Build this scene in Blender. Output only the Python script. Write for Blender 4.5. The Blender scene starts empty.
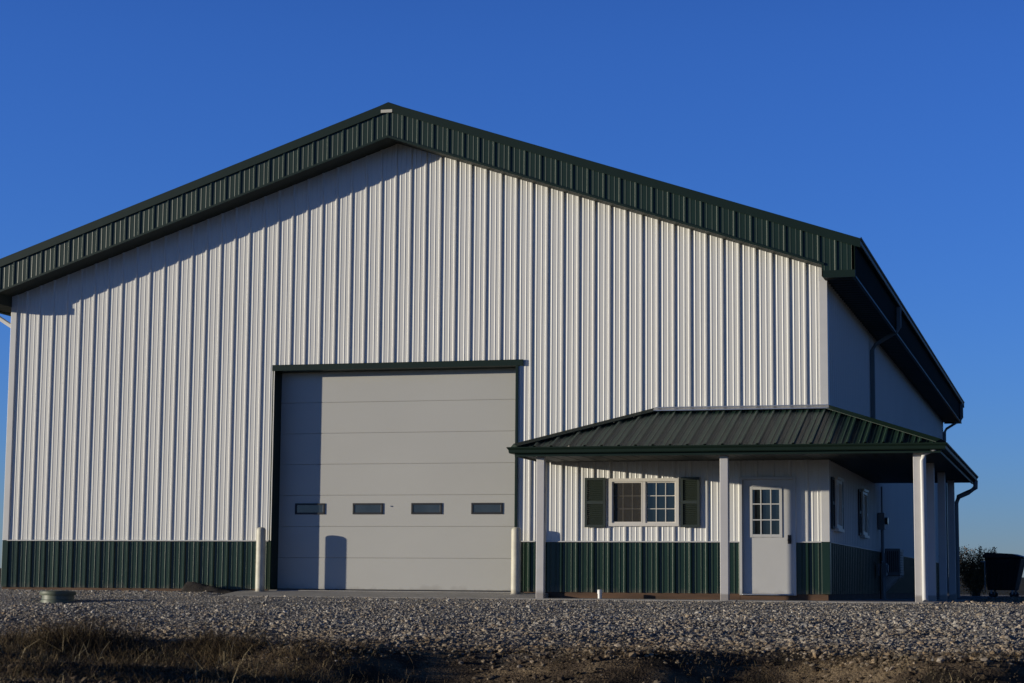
import bpy, bmesh, math, random
import numpy as np
from mathutils import Vector, Matrix
random.seed(7); rng = np.random.default_rng(11)
S = bpy.context.scene
C = S.collection
R = math.radians

# ------------------------------------------------------------------ dimensions (metres)
W = 16.54            # gable width
L = 32.0             # building length
XM = W/2
PITCH = .334
OH = .6              # roof overhang
ZR = 9.30            # ridge height
P = .3048            # rib pitch of the metal panels
X0 = .315            # first rib of the gable wall
ZW = .955            # wainscot height
ZB = .02             # bottom of the siding
ZS = -.09            # top of the concrete
DX0, DX1, DZ1, DD = 5.80, 10.70, 4.26, .35     # overhead door opening and recess
EX0, EX1, EZ1 = 14.94, 15.965, 2.13            # entry door frame
PQ = 2.14            # porch roof projection
PXL = 11.28          # left end of porch eave
PYE = 8.4            # far end of the side porch
PZ0, PZ1, PZS = 2.565, 3.36, 2.43

# ------------------------------------------------------------------ materials
def mat(name, col, rough=.5, metal=0., var=.12, scale=3., bump=0., bscale=40., spec=.5, island=None, dirt=None, coat=0, stretch=(1,1,1)):
    m = bpy.data.materials.new(name); m.use_nodes = True
    nt = m.node_tree; N = nt.nodes; K = nt.links
    b = N['Principled BSDF']
    b.inputs['Roughness'].default_value = rough
    b.inputs['Metallic'].default_value = metal
    b.inputs['Specular IOR Level'].default_value = spec
    b.inputs['Coat Weight'].default_value = coat
    geo = N.new('ShaderNodeNewGeometry')
    mp = N.new('ShaderNodeMapping'); mp.inputs['Scale'].default_value = stretch
    K.new(geo.outputs['Position'], mp.inputs['Vector'])
    n = N.new('ShaderNodeTexNoise'); n.inputs['Scale'].default_value = scale; n.inputs['Detail'].default_value = 6
    K.new(mp.outputs['Vector'], n.inputs['Vector'])
    r = N.new('ShaderNodeMapRange'); r.inputs['From Min'].default_value = .25; r.inputs['From Max'].default_value = .75
    r.inputs['To Min'].default_value = 1-var; r.inputs['To Max'].default_value = 1+var
    K.new(n.outputs['Fac'], r.inputs['Value'])
    src = None
    if island:
        rp = N.new('ShaderNodeValToRGB')
        K.new(geo.outputs['Random Per Island'], rp.inputs['Fac'])
        el = rp.color_ramp.elements
        el[0].position = 0; el[0].color = (*island[0], 1)
        el[1].position = 1; el[1].color = (*island[-1], 1)
        for i, c in enumerate(island[1:-1]):
            e = el.new((i+1)/(len(island)-1)); e.color = (*c, 1)
        src = rp.outputs['Color']
    else:
        c = N.new('ShaderNodeRGB'); c.outputs[0].default_value = (*col, 1); src = c.outputs[0]
    mul = N.new('ShaderNodeVectorMath'); mul.operation = 'SCALE'
    K.new(src, mul.inputs[0]); K.new(r.outputs['Result'], mul.inputs['Scale'])
    out = mul.outputs['Vector']
    if dirt:       # splashed soil near the foot, with an uneven edge
        dcol, h, amt = dirt
        sx = N.new('ShaderNodeSeparateXYZ'); K.new(geo.outputs['Position'], sx.inputs[0])
        n2 = N.new('ShaderNodeTexNoise'); n2.inputs['Scale'].default_value = 5; n2.inputs['Detail'].default_value = 8
        K.new(geo.outputs['Position'], n2.inputs['Vector'])
        m1 = N.new('ShaderNodeMath'); m1.operation = 'MULTIPLY_ADD'; m1.inputs[1].default_value = h*1.5; 
        K.new(n2.outputs['Fac'], m1.inputs[0]); m1.inputs[2].default_value = -h*.5
        m2 = N.new('ShaderNodeMapRange'); m2.inputs['To Min'].default_value = amt; m2.inputs['To Max'].default_value = 0
        m2.inputs['From Min'].default_value = 0
        K.new(sx.outputs['Z'], m2.inputs['Value']); 
        mx = N.new('ShaderNodeMath'); mx.operation = 'MAXIMUM'; mx.inputs[1].default_value = .03
        K.new(m1.outputs[0], mx.inputs[0]); K.new(mx.outputs[0], m2.inputs['From Max'])
        mix = N.new('ShaderNodeMix'); mix.data_type = 'RGBA'
        K.new(m2.outputs['Result'], mix.inputs['Factor']); K.new(out, mix.inputs['A']); mix.inputs['B'].default_value = (*dcol, 1)
        out = mix.outputs['Result']
    K.new(out, b.inputs['Base Color'])
    if bump:
        n3 = N.new('ShaderNodeTexNoise'); n3.inputs['Scale'].default_value = bscale; n3.inputs['Detail'].default_value = 5
        K.new(mp.outputs['Vector'], n3.inputs['Vector'])
        bp = N.new('ShaderNodeBump'); bp.inputs['Distance'].default_value = bump; bp.inputs['Strength'].default_value = 1
        K.new(n3.outputs['Fac'], bp.inputs['Height']); K.new(bp.outputs['Normal'], b.inputs['Normal'])
    return m

SOIL = (.16, .13, .10)
M = {}
M['white'] = mat('white_painted_steel', (.66, .65, .605), .40, var=.03, scale=.9, bump=.0025, bscale=2.2, dirt=(SOIL, .2, .25), stretch=(1,1,.35))
M['green'] = mat('green_painted_steel', (.013, .034, .019), .30, var=.12, scale=1.2, bump=.002, bscale=2.5, spec=.42, dirt=(SOIL, .35, .35), stretch=(1,1,.35))
M['roofgreen'] = mat('green_roof_steel', (.019, .046, .031), .42, var=.14, scale=2, bump=.004, bscale=3., spec=.32)
M['greentrim'] = mat('green_trim_steel', (.008, .020, .013), .45, var=.1, scale=2, bump=.001, bscale=5, spec=.25)
M['fasciagreen'] = mat('green_fascia_steel', (.010, .027, .016), .42, var=.1, scale=2, spec=.35)
M['fascia'] = mat('dark_eave_board', (.006, .013, .010), .85, var=.1, spec=.05)
M['pipegrey'] = mat('dull_downspout_paint', (.16, .18, .18), .5, var=.08)
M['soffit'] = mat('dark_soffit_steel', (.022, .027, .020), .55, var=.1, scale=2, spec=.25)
M['gdoor'] = mat('overhead_door_paint', (.475, .465, .42), .50, var=.04, scale=.8, bump=.002, bscale=3, dirt=(SOIL, .3, .4), stretch=(.5,1,1))
M['trimwhite'] = mat('white_trim', (.62, .61, .58), .4, var=.04, scale=4)
M['vinyl'] = mat('window_vinyl', (.70, .66, .58), .4, var=.03, scale=4)
M['doorpaint'] = mat('entry_door_paint', (.55, .54, .505), .42, var=.03, scale=3, dirt=(SOIL, .25, .3))
M['post'] = mat('post_cladding', (.54, .52, .50), .45, var=.04, scale=5, dirt=(SOIL, .12, .6))
M['wood'] = mat('treated_skirt_board', (.10, .054, .029), .85, var=.45, scale=3, bump=.003, bscale=30, stretch=(.3,1,3))
M['concrete'] = mat('porch_concrete', (.34, .32, .29), .85, var=.16, scale=2.5, bump=.004, bscale=25)
M['bollard'] = mat('bollard_paint', (.56, .53, .42), .55, var=.16, scale=7, bump=.002, bscale=20, dirt=((.2,.16,.1), .25, .6))
M['pipe'] = mat('pvc_pipe', (.72, .72, .68), .4, var=.05)
M['blackrub'] = mat('black_rubber', (.015, .015, .016), .5, var=.2)
M['bin'] = mat('bin_plastic', (.012, .014, .014), .45, var=.25, scale=3)
M['equip'] = mat('grey_equipment_paint', (.18, .19, .195), .5, var=.08)
M['steel'] = mat('galvanised_steel', (.42, .43, .44), .4, metal=.7, var=.12, scale=12)
M['bronze'] = mat('dark_bronze_metal', (.05, .04, .035), .35, metal=.6, var=.1)
M['shutter'] = mat('green_shutter_vinyl', (.026, .036, .027), .5, var=.08)
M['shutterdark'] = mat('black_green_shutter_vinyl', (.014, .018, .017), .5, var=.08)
M['screen'] = mat('insect_screen', (.060, .052, .040), .8, var=.08, scale=20)
M['plate'] = mat('pale_plate', (.55, .53, .45), .5, var=.05)
M['lidgreen'] = mat('green_plastic', (.055, .12, .070), .5, var=.18, scale=6, dirt=(SOIL, .1, .5))
M['stone'] = mat('gravel_stone', (0,0,0), .9, var=.25, scale=60, bump=.002, bscale=120, spec=.25,
    island=[(.07,.07,.07), (.24,.23,.21), (.13,.13,.13), (.29,.27,.24), (.20,.165,.12), (.33,.32,.29), (.16,.15,.14), (.25,.20,.14), (.42,.40,.36)])
M['stonetan'] = mat('creek_stone', (0,0,0), .9, var=.25, scale=60, bump=.002, bscale=120, spec=.25,
    island=[(.13,.11,.09), (.30,.24,.17), (.20,.17,.14), (.36,.28,.19), (.25,.22,.19), (.40,.33,.25), (.24,.17,.11), (.33,.31,.28)])
def paler(m, y0, y1, f0, f1):
    nt = m.node_tree; N = nt.nodes; K = nt.links; b = N['Principled BSDF']; l = b.inputs['Base Color'].links[0]; src = l.from_socket
    g = N.new('ShaderNodeNewGeometry'); sp = N.new('ShaderNodeSeparateXYZ'); K.new(g.outputs['Position'], sp.inputs[0])
    n = N.new('ShaderNodeTexNoise'); n.inputs['Scale'].default_value = .6; n.inputs['Detail'].default_value = 3; K.new(g.outputs['Position'], n.inputs['Vector'])
    a = N.new('ShaderNodeMath'); a.operation = 'MULTIPLY_ADD'; a.inputs[1].default_value = 13; K.new(n.outputs['Fac'], a.inputs[0]); K.new(sp.outputs['Y'], a.inputs[2])
    r = N.new('ShaderNodeMapRange'); r.inputs['From Min'].default_value = y0+6.5; r.inputs['From Max'].default_value = y1+6.5; K.new(a.outputs[0], r.inputs['Value'])
    mx = N.new('ShaderNodeMix'); mx.data_type = 'RGBA'; mx.inputs['A'].default_value = (*f0, 1); mx.inputs['B'].default_value = (*f1, 1); K.new(r.outputs['Result'], mx.inputs['Factor'])
    v = N.new('ShaderNodeVectorMath'); v.operation = 'MULTIPLY'; K.new(src, v.inputs[0]); K.new(mx.outputs['Result'], v.inputs[1]); K.new(v.outputs[0], b.inputs['Base Color'])
paler(M['stone'], -14.5, -9, (1.0, .84, .64), (1.45, 1.40, 1.33))
M['grass'] = mat('dead_grass', (0,0,0), .8, var=.3, scale=4, spec=.2,
    island=[(.045,.032,.018), (.11,.075,.042), (.07,.05,.028), (.17,.115,.06), (.05,.045,.022), (.28,.20,.10)])
M['leafbrown'] = mat('withered_leaf', (0,0,0), .8, var=.3, scale=4, spec=.2,
    island=[(.07,.06,.025), (.17,.10,.04), (.08,.07,.04), (.30,.16,.06), (.06,.07,.03)])
M['twig'] = mat('twig_bark', (.09, .07, .05), .9, var=.3, scale=10)

def glass_mat(name, col, rough=.04, spec=.8):
    m = mat(name, col, rough, var=.3, scale=2.5, spec=spec, bump=.0006, bscale=1.5)
    return m
M['glass'] = glass_mat('dark_window_glass', (.010, .016, .018))
M['glassdim'] = glass_mat('door_window_glass', (.035, .042, .045), .12)

# ground: gravel pad, soil bank, far fields
def ground_mat():
    m = bpy.data.materials.new('gravel_and_soil'); m.use_nodes = True
    nt = m.node_tree; N = nt.nodes; K = nt.links; b = N['Principled BSDF']
    b.inputs['Roughness'].default_value = .95; b.inputs['Specular IOR Level'].default_value = .15
    g = N.new('ShaderNodeNewGeometry'); sp = N.new('ShaderNodeSeparateXYZ'); K.new(g.outputs['Position'], sp.inputs[0])
    def noise(s, d=8):
        n = N.new('ShaderNodeTexNoise'); n.inputs['Scale'].default_value = s; n.inputs['Detail'].default_value = d
        K.new(g.outputs['Position'], n.inputs['Vector']); return n.outputs['Fac']
    def ramp(f, *st):
        r = N.new('ShaderNodeValToRGB'); K.new(f, r.inputs['Fac']); e = r.color_ramp.elements
        e[0].position, e[0].color = st[0][0], (*st[0][1], 1); e[1].position, e[1].color = st[-1][0], (*st[-1][1], 1)
        for p_, c in st[1:-1]:
            x = e.new(p_); x.color = (*c, 1)
        return r.outputs['Color']
    def math_(op, a, bb, c=None):
        n = N.new('ShaderNodeMath'); n.operation = op
        for i, v in enumerate([a, bb, c]):
            if v is None: continue
            if isinstance(v, (int, float)): n.inputs[i].default_value = v
            else: K.new(v, n.inputs[i])
        return n.outputs[0]
    def mix(f, a, bb):
        n = N.new('ShaderNodeMix'); n.data_type = 'RGBA'; K.new(f, n.inputs['Factor']); K.new(a, n.inputs['A']); K.new(bb, n.inputs['B']); return n.outputs['Result']
    vor = N.new('ShaderNodeTexVoronoi'); vor.inputs['Scale'].default_value = 28; K.new(g.outputs['Position'], vor.inputs['Vector'])
    sx = N.new('ShaderNodeSeparateColor'); K.new(vor.outputs['Color'], sx.inputs[0])
    grav = ramp(sx.outputs[0], (0, (.11,.11,.12)), (.35, (.24,.235,.225)), (.6, (.18,.165,.15)), (.8, (.33,.32,.30)), (1, (.40,.38,.34)))
    soil = ramp(noise(2.2), (.36, (.035,.027,.018)), (.5, (.10,.072,.047)), (.62, (.21,.155,.095)))
    field = ramp(noise(.03, 10), (.35, (.035,.040,.022)), (.55, (.075,.062,.036)), (.75, (.045,.055,.025)))
    wob = math_('MULTIPLY_ADD', noise(.5), 4.0, -2.0)
    yy = math_('ADD', sp.outputs['Y'], wob)
    mr = N.new('ShaderNodeMapRange'); K.new(yy, mr.inputs['Value']); mr.inputs['From Min'].default_value = -15.2; mr.inputs['From Max'].default_value = -13.2
    col = mix(mr.outputs['Result'], soil, grav)
    r2 = math_('MULTIPLY', sp.outputs['Y'], 1.0)
    rad = N.new('ShaderNodeVectorMath'); rad.operation = 'DISTANCE'; rad.inputs[1].default_value = (8, 8, 0); K.new(g.outputs['Position'], rad.inputs[0])
    mr2 = N.new('ShaderNodeMapRange'); K.new(rad.outputs['Value'], mr2.inputs['Value']); mr2.inputs['From Min'].default_value = 45; mr2.inputs['From Max'].default_value = 60
    col = mix(mr2.outputs['Result'], col, field)
    K.new(col, b.inputs['Base Color'])
    bp = N.new('ShaderNodeBump'); bp.inputs['Distance'].default_value = .02
    K.new(math_('ADD', math_('MULTIPLY', vor.outputs['Distance'], -.8), noise(60, 4)), bp.inputs['Height'])
    K.new(bp.outputs['Normal'], b.inputs['Normal'])
    return m
M['ground'] = ground_mat()

# ------------------------------------------------------------------ mesh helpers
class MB:
    def __init__(s): s.v = []; s.f = []
    def add(s, v, f):
        n = len(s.v); s.v += [tuple(p) for p in v]; s.f += [tuple(i+n for i in q) for q in f]; return s
    def box(s, a, b):
        x0,y0,z0 = [min(p,q) for p,q in zip(a,b)]; x1,y1,z1 = [max(p,q) for p,q in zip(a,b)]
        return s.add([(x0,y0,z0),(x1,y0,z0),(x1,y1,z0),(x0,y1,z0),(x0,y0,z1),(x1,y0,z1),(x1,y1,z1),(x0,y1,z1)],
            [(0,3,2,1),(4,5,6,7),(0,1,5,4),(1,2,6,5),(2,3,7,6),(3,0,4,7)])
    def prism(s, poly, d):          # poly: list of 3D points, d: extrusion vector
        n = len(poly); d = Vector(d); q = [Vector(p) for p in poly]
        return s.add(q + [p+d for p in q], [tuple(range(n))[::-1], tuple(range(n, 2*n))] + [(i, (i+1)%n, (i+1)%n+n, i+n) for i in range(n)])
    def tube(s, pts, r, n=12, flat=None):   # r radius or list; flat=(w,d) rectangular section
        pts = [Vector(p) for p in pts]; rs = r if isinstance(r, (list, tuple)) else [r]*len(pts)
        rings = []
        for i, p in enumerate(pts):
            t = (pts[min(i+1, len(pts)-1)] - pts[max(i-1, 0)]).normalized()
            a = Vector((0,0,1)) if abs(t.z) < .8 else Vector((0,1,0))
            u = t.cross(a).normalized(); v = t.cross(u)
            if flat:
                w, d = flat
                rings.append([p+u*a_*w/2+v*b_*d/2 for a_, b_ in ((-1,-1),(1,-1),(1,1),(-1,1))])
            else:
                rings.append([p+(u*math.cos(k*2*math.pi/n)+v*math.sin(k*2*math.pi/n))*rs[i] for k in range(n)])
        m = len(rings[0]); vv = [q for r_ in rings for q in r_]; ff = []
        for i in range(len(pts)-1):
            for k in range(m): ff.append((i*m+k, i*m+(k+1)%m, (i+1)*m+(k+1)%m, (i+1)*m+k))
        ff.append(tuple(range(m))[::-1]); ff.append(tuple(range((len(pts)-1)*m, len(pts)*m)))
        return s.add(vv, ff)
    def lathe(s, prof, c, n=24):     # prof: (r,z)
        vv = []; ff = []
        for r, z in prof:
            for k in range(n): vv.append((c[0]+r*math.cos(2*math.pi*k/n), c[1]+r*math.sin(2*math.pi*k/n), c[2]+z))
        for i in range(len(prof)-1):
            for k in range(n): ff.append((i*n+k, i*n+(k+1)%n, (i+1)*n+(k+1)%n, (i+1)*n+k))
        ff.append(tuple(range(n))[::-1]); ff.append(tuple(range((len(prof)-1)*n, len(prof)*n)))
        return s.add(vv, ff)
    def build(s, name, m, parent=None, bevel=0, smooth=False, label=None):
        me = bpy.data.meshes.new(name); me.from_pydata([tuple(v) for v in s.v], [], s.f); me.validate()
        if bevel or smooth:
            b = bmesh.new(); b.from_mesh(me)
            bmesh.ops.recalc_face_normals(b, faces=b.faces)
            b.to_mesh(me); b.free()
        if isinstance(m, (list, tuple)):
            for q in m: me.materials.append(q)
        else: me.materials.append(m)
        if smooth:
            for p_ in me.polygons: p_.use_smooth = True
        o = bpy.data.objects.new(name, me); C.objects.link(o)
        if parent is not None: o.parent = parent; o.matrix_parent_inverse = Matrix.Identity(4)
        if bevel:
            bv = o.modifiers.new('bevel', 'BEVEL'); bv.width = bevel; bv.segments = 2; bv.limit_method = 'ANGLE'; bv.angle_limit = R(40)
        if smooth:
            try:
                me.set_sharp_from_angle(angle=R(40))
            except Exception: pass
        if label: o['label'] = label
        return o

def thing(name, label, cat, loc=(0,0,0), group=None):
    o = bpy.data.objects.new(name, None); C.objects.link(o); o.location = loc
    o.empty_display_size = .2
    o['label'] = label; o['category'] = cat
    if group: o['group'] = group
    return o
def tag(o, label=None, cat=None, group=None, kind=None):
    if label: o['label'] = label
    if cat: o['category'] = cat
    if group: o['group'] = group
    if kind: o['kind'] = kind
    return o

# profile of the ribbed steel panel: one tall rib and two low ones per pitch
PROF = [(-.034,0),(-.014,.030),(.014,.030),(.034,0),(.086,0),(.095,.008),(.107,.008),(.116,0),(.189,0),(.198,.008),(.210,.008),(.219,0)]
def ribbed(mb, O, U, V, N, s0, s1, lo, hi, phase=0., openings=(), breaks=(), hgt=1., minor=1.):
    O, U, V, N = Vector(O), Vector(U), Vector(V), Vector(N)
    ks = range(int(math.floor((s0-phase)/P))-1, int(math.ceil((s1-phase)/P))+2)
    pts = sorted((phase+k*P+a, h*hgt*(minor if h < .02 else 1)) for k in ks for a, h in PROF)
    def off(s):
        for (a, ha), (b, hb) in zip(pts, pts[1:]):
            if a <= s <= b: return ha if b-a < 1e-9 else ha+(hb-ha)*(s-a)/(b-a)
        return 0
    ss = [s0, s1] + [s for s, _ in pts if s0 < s < s1] + [s for s in breaks if s0 < s < s1]
    for o in openings: ss += [s for s in o[:2] if s0 < s < s1]
    ss = sorted(set(round(s, 5) for s in ss))
    for a, b in zip(ss, ss[1:]):
        mid = (a+b)/2
        segs = [((lo(a), lo(b)), (hi(a), hi(b)))]
        for x0, x1, z0, z1 in openings:
            if x0 < mid < x1:
                ns = []
                for (la, lb), (ha, hb) in segs:
                    if z1 <= min(la, lb) or z0 >= max(ha, hb): ns.append(((la, lb), (ha, hb))); continue
                    if z0 > min(la, lb): ns.append(((la, lb), (z0, z0)))
                    if z1 < max(ha, hb): ns.append(((z1, z1), (ha, hb)))
                segs = ns
        oa, ob = off(a), off(b)
        for (la, lb), (ha, hb) in segs:
            if ha-la < 1e-4 and hb-lb < 1e-4: continue
            mb.add([O+U*a+V*la+N*oa, O+U*b+V*lb+N*ob, O+U*b+V*hb+N*ob, O+U*a+V*ha+N*oa], [(0,1,2,3)])
    return mb

def run(mb, path, prof, closed=False):     # sweep a (outward, z) section along an xy path, mitred; outward = right of travel
    path = [Vector(p) for p in path]; n = len(path); rings = []
    for i, p in enumerate(path):
        d0 = (path[i]-path[i-1]) if i > 0 else (path[1]-path[0]); d1 = (path[i+1]-path[i]) if i < n-1 else (path[-1]-path[-2])
        d0 = Vector((d0.x, d0.y, 0)).normalized(); d1 = Vector((d1.x, d1.y, 0)).normalized()
        n0 = Vector((d0.y, -d0.x, 0)); n1 = Vector((d1.y, -d1.x, 0)); m = (n0+n1); m = m/(m.dot(n0)) if m.length > 1e-6 else n0
        rings.append([p+m*a+Vector((0,0,z)) for a, z in prof])
    k = len(prof); vv = [q for r_ in rings for q in r_]; ff = []
    for i in range(n-1):
        for j in range(k): ff.append((i*k+j, i*k+(j+1)%k, (i+1)*k+(j+1)%k, (i+1)*k+j))
    ff.append(tuple(range(k))[::-1]); ff.append(tuple(range((n-1)*k, n*k)))
    return mb.add(vv, ff)
GUT = [(0,0),(.005,-.11),(.075,-.11),(.085,-.095),(.09,-.05),(.115,-.02),(.118,0),(.108,0),(.106,-.012),(.08,-.045),(.072,-.1),(.012,-.1),(.01,0)]

rake = lambda x: ZR - PITCH*abs(x-XM)          # roof surface above the gable
soff = lambda x: 8.672 - .3344*abs(x-XM)                # underside of the rake overhang

# ------------------------------------------------------------------ the building
B_ = thing('metal_building', 'large white ribbed steel building with green roof, tall overhead door and wrapped corner porch', 'building', (0,0,0))

# walls ------------------------------------------------
WX0, WX1, WZ0, WZ1 = 12.51, 13.825, 1.235, 2.115       # front slider window
op_front = [(DX0, DX1, -1, DZ1), (EX0, EX1, -1, EZ1), (WX0, WX1, WZ0, WZ1)]
mb = MB()
ribbed(mb, (0,0,0), (1,0,0), (0,0,1), (0,-1,0), .09, W-.11, lambda s: ZW, lambda s: soff(s)+.01, X0, op_front, breaks=[XM], hgt=.82, minor=.75)
ribbed(mb, (W,0,0), (0,1,0), (0,0,1), (1,0,0), .10, L-.1, lambda s: ZW, lambda s: 5.72, .21, [(.58,1.48,1.22,2.11),(5.20,6.10,1.22,2.11)])
ribbed(mb, (0,0,0), (0,1,0), (0,0,1), (-1,0,0), .10, L-.1, lambda s: ZW, lambda s: 5.72, .21)
ribbed(mb, (0,L,0), (1,0,0), (0,0,1), (0,1,0), .1, W-.1, lambda s: ZW, lambda s: soff(s)+.01, X0, breaks=[XM])
mb.build('wall', M['white'], B_)
mb = MB()
ribbed(mb, (0,.004,0), (1,0,0), (0,0,1), (0,-1,0), .09, W-.11, lambda s: ZB, lambda s: ZW, X0, [(DX0,DX1,-1,3),(EX0,EX1,-1,3)])
ribbed(mb, (W-.004,0,0), (0,1,0), (0,0,1), (1,0,0), .10, L-.1, lambda s: ZB, lambda s: ZW, .21)
ribbed(mb, (.004,0,0), (0,1,0), (0,0,1), (-1,0,0), .10, L-.1, lambda s: ZB, lambda s: ZW, .21)
ribbed(mb, (0,L-.004,0), (1,0,0), (0,0,1), (0,1,0), .1, W-.1, lambda s: ZB, lambda s: ZW, X0)
mb.build('wainscot', M['green'], B_)
# pale flashing between the two colours, white corner trims
mb = MB()
def flash(x0, x1):
    mb.prism([(x0,0,ZW+.014),(x0,-.040,ZW+.002),(x0,-.040,ZW-.012),(x0,0,ZW-.012)], (x1-x0,0,0))
flash(.09, DX0-.05); flash(DX1+.05, EX0-.002); flash(EX1+.002, W-.12)
mb.prism([(W,.1,ZW+.014),(W+.040,.1,ZW+.002),(W+.040,.1,ZW-.012),(W,.1,ZW-.012)], (0,L-.2,0))
mb.build('wainscot_flashing', M['trimwhite'], B_)
for x, sx in ((0,-1),(W,1)):
    for y, sy in ((0,-1),(L,1)):
        for th, za, zb_, mm, lb in ((.034, ZW, 5.70, M['trimwhite'], None), (.032, ZB, ZW-.002, M['green'], 'dark green lower corner trim')):
            a = .12
            pl = [(x-sx*a, y), (x-sx*a, y+sy*th), (x+sx*th, y+sy*th), (x+sx*th, y-sy*a), (x, y-sy*a), (x, y)]
            MB().prism([(max(p_[0], -.010), p_[1], za) for p_ in pl], (0,0,zb_-za)).build('corner_trim', mm, B_, bevel=.006, label=lb)
# piece of white trim above each corner, up to the sloping soffit
for x0, x1 in ((-.0,.12),(W-.12,W)):
    mb = MB(); mb.prism([(x0,-.030,5.701),(x1,-.030,5.701),(x1,-.030,soff(x1)),(x0,-.030,soff(x0))], (0,.03,0))
    mb.build('corner_trim', M['trimwhite'], B_)
# skirt board
mb = MB()
mb.box((0,.012,-.2),(DX0-.05,.05,ZB+.02)); mb.box((DX1+.05,.012,-.2),(EX0,.05,ZB+.02)); mb.box((EX1,.012,-.2),(W-.012,.05,ZB+.02))
mb.box((W-.05,.052,-.2),(W-.012,L,ZB+.02)); mb.box((.012,.052,-.2),(.05,L,ZB+.02)); mb.box((.052,L-.05,-.2),(W-.052,L-.012,ZB+.02))
mb.box((EX0+.002,.014,-.2),(EX1-.002,.05,-.004))
mb.build('skirt_board', M['wood'], B_)

# main roof --------------------------------------------
cs = 1/math.sqrt(1+PITCH**2); sl = (XM+OH)/cs
for sgn in (-1, 1):
    mb = MB()
    ribbed(mb, (XM,0,ZR), (0,1,0), (sgn*cs,0,-PITCH*cs), (sgn*PITCH*cs,0,cs), -OH+.0, L+OH, lambda s: .12, lambda s: sl+.03, -.35)
    mb.build('roof', M['roofgreen'], B_)
mb = MB()      # ridge cap and rake caps
def cap(y0, y1):
    mb.prism([(XM-.28,y0,ZR+.045-.28*PITCH),(XM,y0,ZR+.055),(XM+.28,y0,ZR+.045-.28*PITCH),(XM+.28,y0,ZR+.03-.28*PITCH),(XM,y0,ZR+.04),(XM-.28,y0,ZR+.03-.28*PITCH)], (0,y1-y0,0))
cap(-OH-.02, L+OH+.02)
mb.build('ridge_cap', M['greentrim'], B_)
XE0, XE1 = -OH, W+OH
for yf, sy in ((-OH, -1), (L+OH, 1)):
    mb = MB()      # ribbed fascia band
    def flo(x): return max(rake(x)-.60, 5.70) if (0 <= x <= W) else 5.70
    ribbed(mb, (0,yf,0), (1,0,0), (0,0,1), (0,sy,0), XE0+.06, XE1-.06, lambda x: max(soff(x), 5.70) if 0 <= x <= W else 5.70, lambda x: rake(x)-.05, X0+.03, breaks=[XM, 0, W], hgt=.6, minor=.55)
    mb.build('fascia_panel', M['fasciagreen'], B_, label='dark green ribbed band along the rake')
    mb = MB()      # top rake flashing, bottom trim, end return
    for x0, x1 in ((XE0-.10, XM), (XM, XE1+.10)):
        y0, y1 = (yf-.035, yf-.022) if sy < 0 else (yf+.022, yf+.035)
        mb.prism([(x0,y0,rake(x0)+.035),(x1,y0,rake(x1)+.035),(x1,y0,rake(x1)-.125),(x0,y0,rake(x0)-.125)], (0,y1-y0,0))
        yi = yf+.12*(-sy)
        mb.prism([(x0,y0,rake(x0)+.036),(x1,y0,rake(x1)+.036),(x1,yi,rake(x1)+.036),(x0,yi,rake(x0)+.036)], (0,0,.006))
    for x0, x1 in ((-.05, XM), (XM, W+.05)):
        y0, y1 = (yf-.028, yf+.0) if sy < 0 else (yf, yf+.028)
        mb.prism([(x0,y0,soff(x0)+.03),(x1,y0,soff(x1)+.03),(x1,y0,soff(x1)-.012),(x0,y0,soff(x0)-.012)], (0,y1-y0,0))
    for x0, x1 in ((XE0, -.03), (W+.03, XE1)):
        y0, y1 = (yf-.030, yf+.0) if sy < 0 else (yf, yf+.030)
        mb.box((x0,y0,5.655),(x1,y1,5.785))
    mb.build('rake_trim', M['greentrim'], B_)
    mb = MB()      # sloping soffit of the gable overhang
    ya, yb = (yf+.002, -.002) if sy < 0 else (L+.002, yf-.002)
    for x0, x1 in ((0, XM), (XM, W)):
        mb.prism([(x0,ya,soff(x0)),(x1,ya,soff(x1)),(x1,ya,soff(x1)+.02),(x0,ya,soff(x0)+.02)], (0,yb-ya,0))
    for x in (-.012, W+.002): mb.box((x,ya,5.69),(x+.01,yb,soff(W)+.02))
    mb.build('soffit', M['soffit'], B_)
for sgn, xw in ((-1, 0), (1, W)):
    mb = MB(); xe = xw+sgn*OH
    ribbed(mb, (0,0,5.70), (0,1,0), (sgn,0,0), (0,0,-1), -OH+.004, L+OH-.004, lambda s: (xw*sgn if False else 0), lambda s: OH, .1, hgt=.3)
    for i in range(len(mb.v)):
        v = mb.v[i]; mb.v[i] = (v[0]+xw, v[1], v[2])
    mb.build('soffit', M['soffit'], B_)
    mb = MB()
    mb.box((xe-sgn*.02,-OH,5.66),(xe,L+OH,rake(xe)-.01))
    ef = mb.build('eave_fascia', M['fascia'], B_)
    MB().box((xe-sgn*.05,-OH+.002,5.653),(xe+sgn*.008,L+OH-.002,5.682)).build('drip_edge', M['greentrim'], ef)
    mb = MB()
    pth = [(xe-.001, L+OH, rake(xe)+.03), (xe-.001, -OH-.034, rake(xe)+.03)] if sgn < 0 else [(xe+.001, -OH-.034, rake(xe)+.03), (xe+.001, L+OH, rake(xe)+.03)]
    run(mb, pth, [(a, z) for a, z in GUT])
    mb.build('gutter', M['greentrim'], B_)

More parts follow.
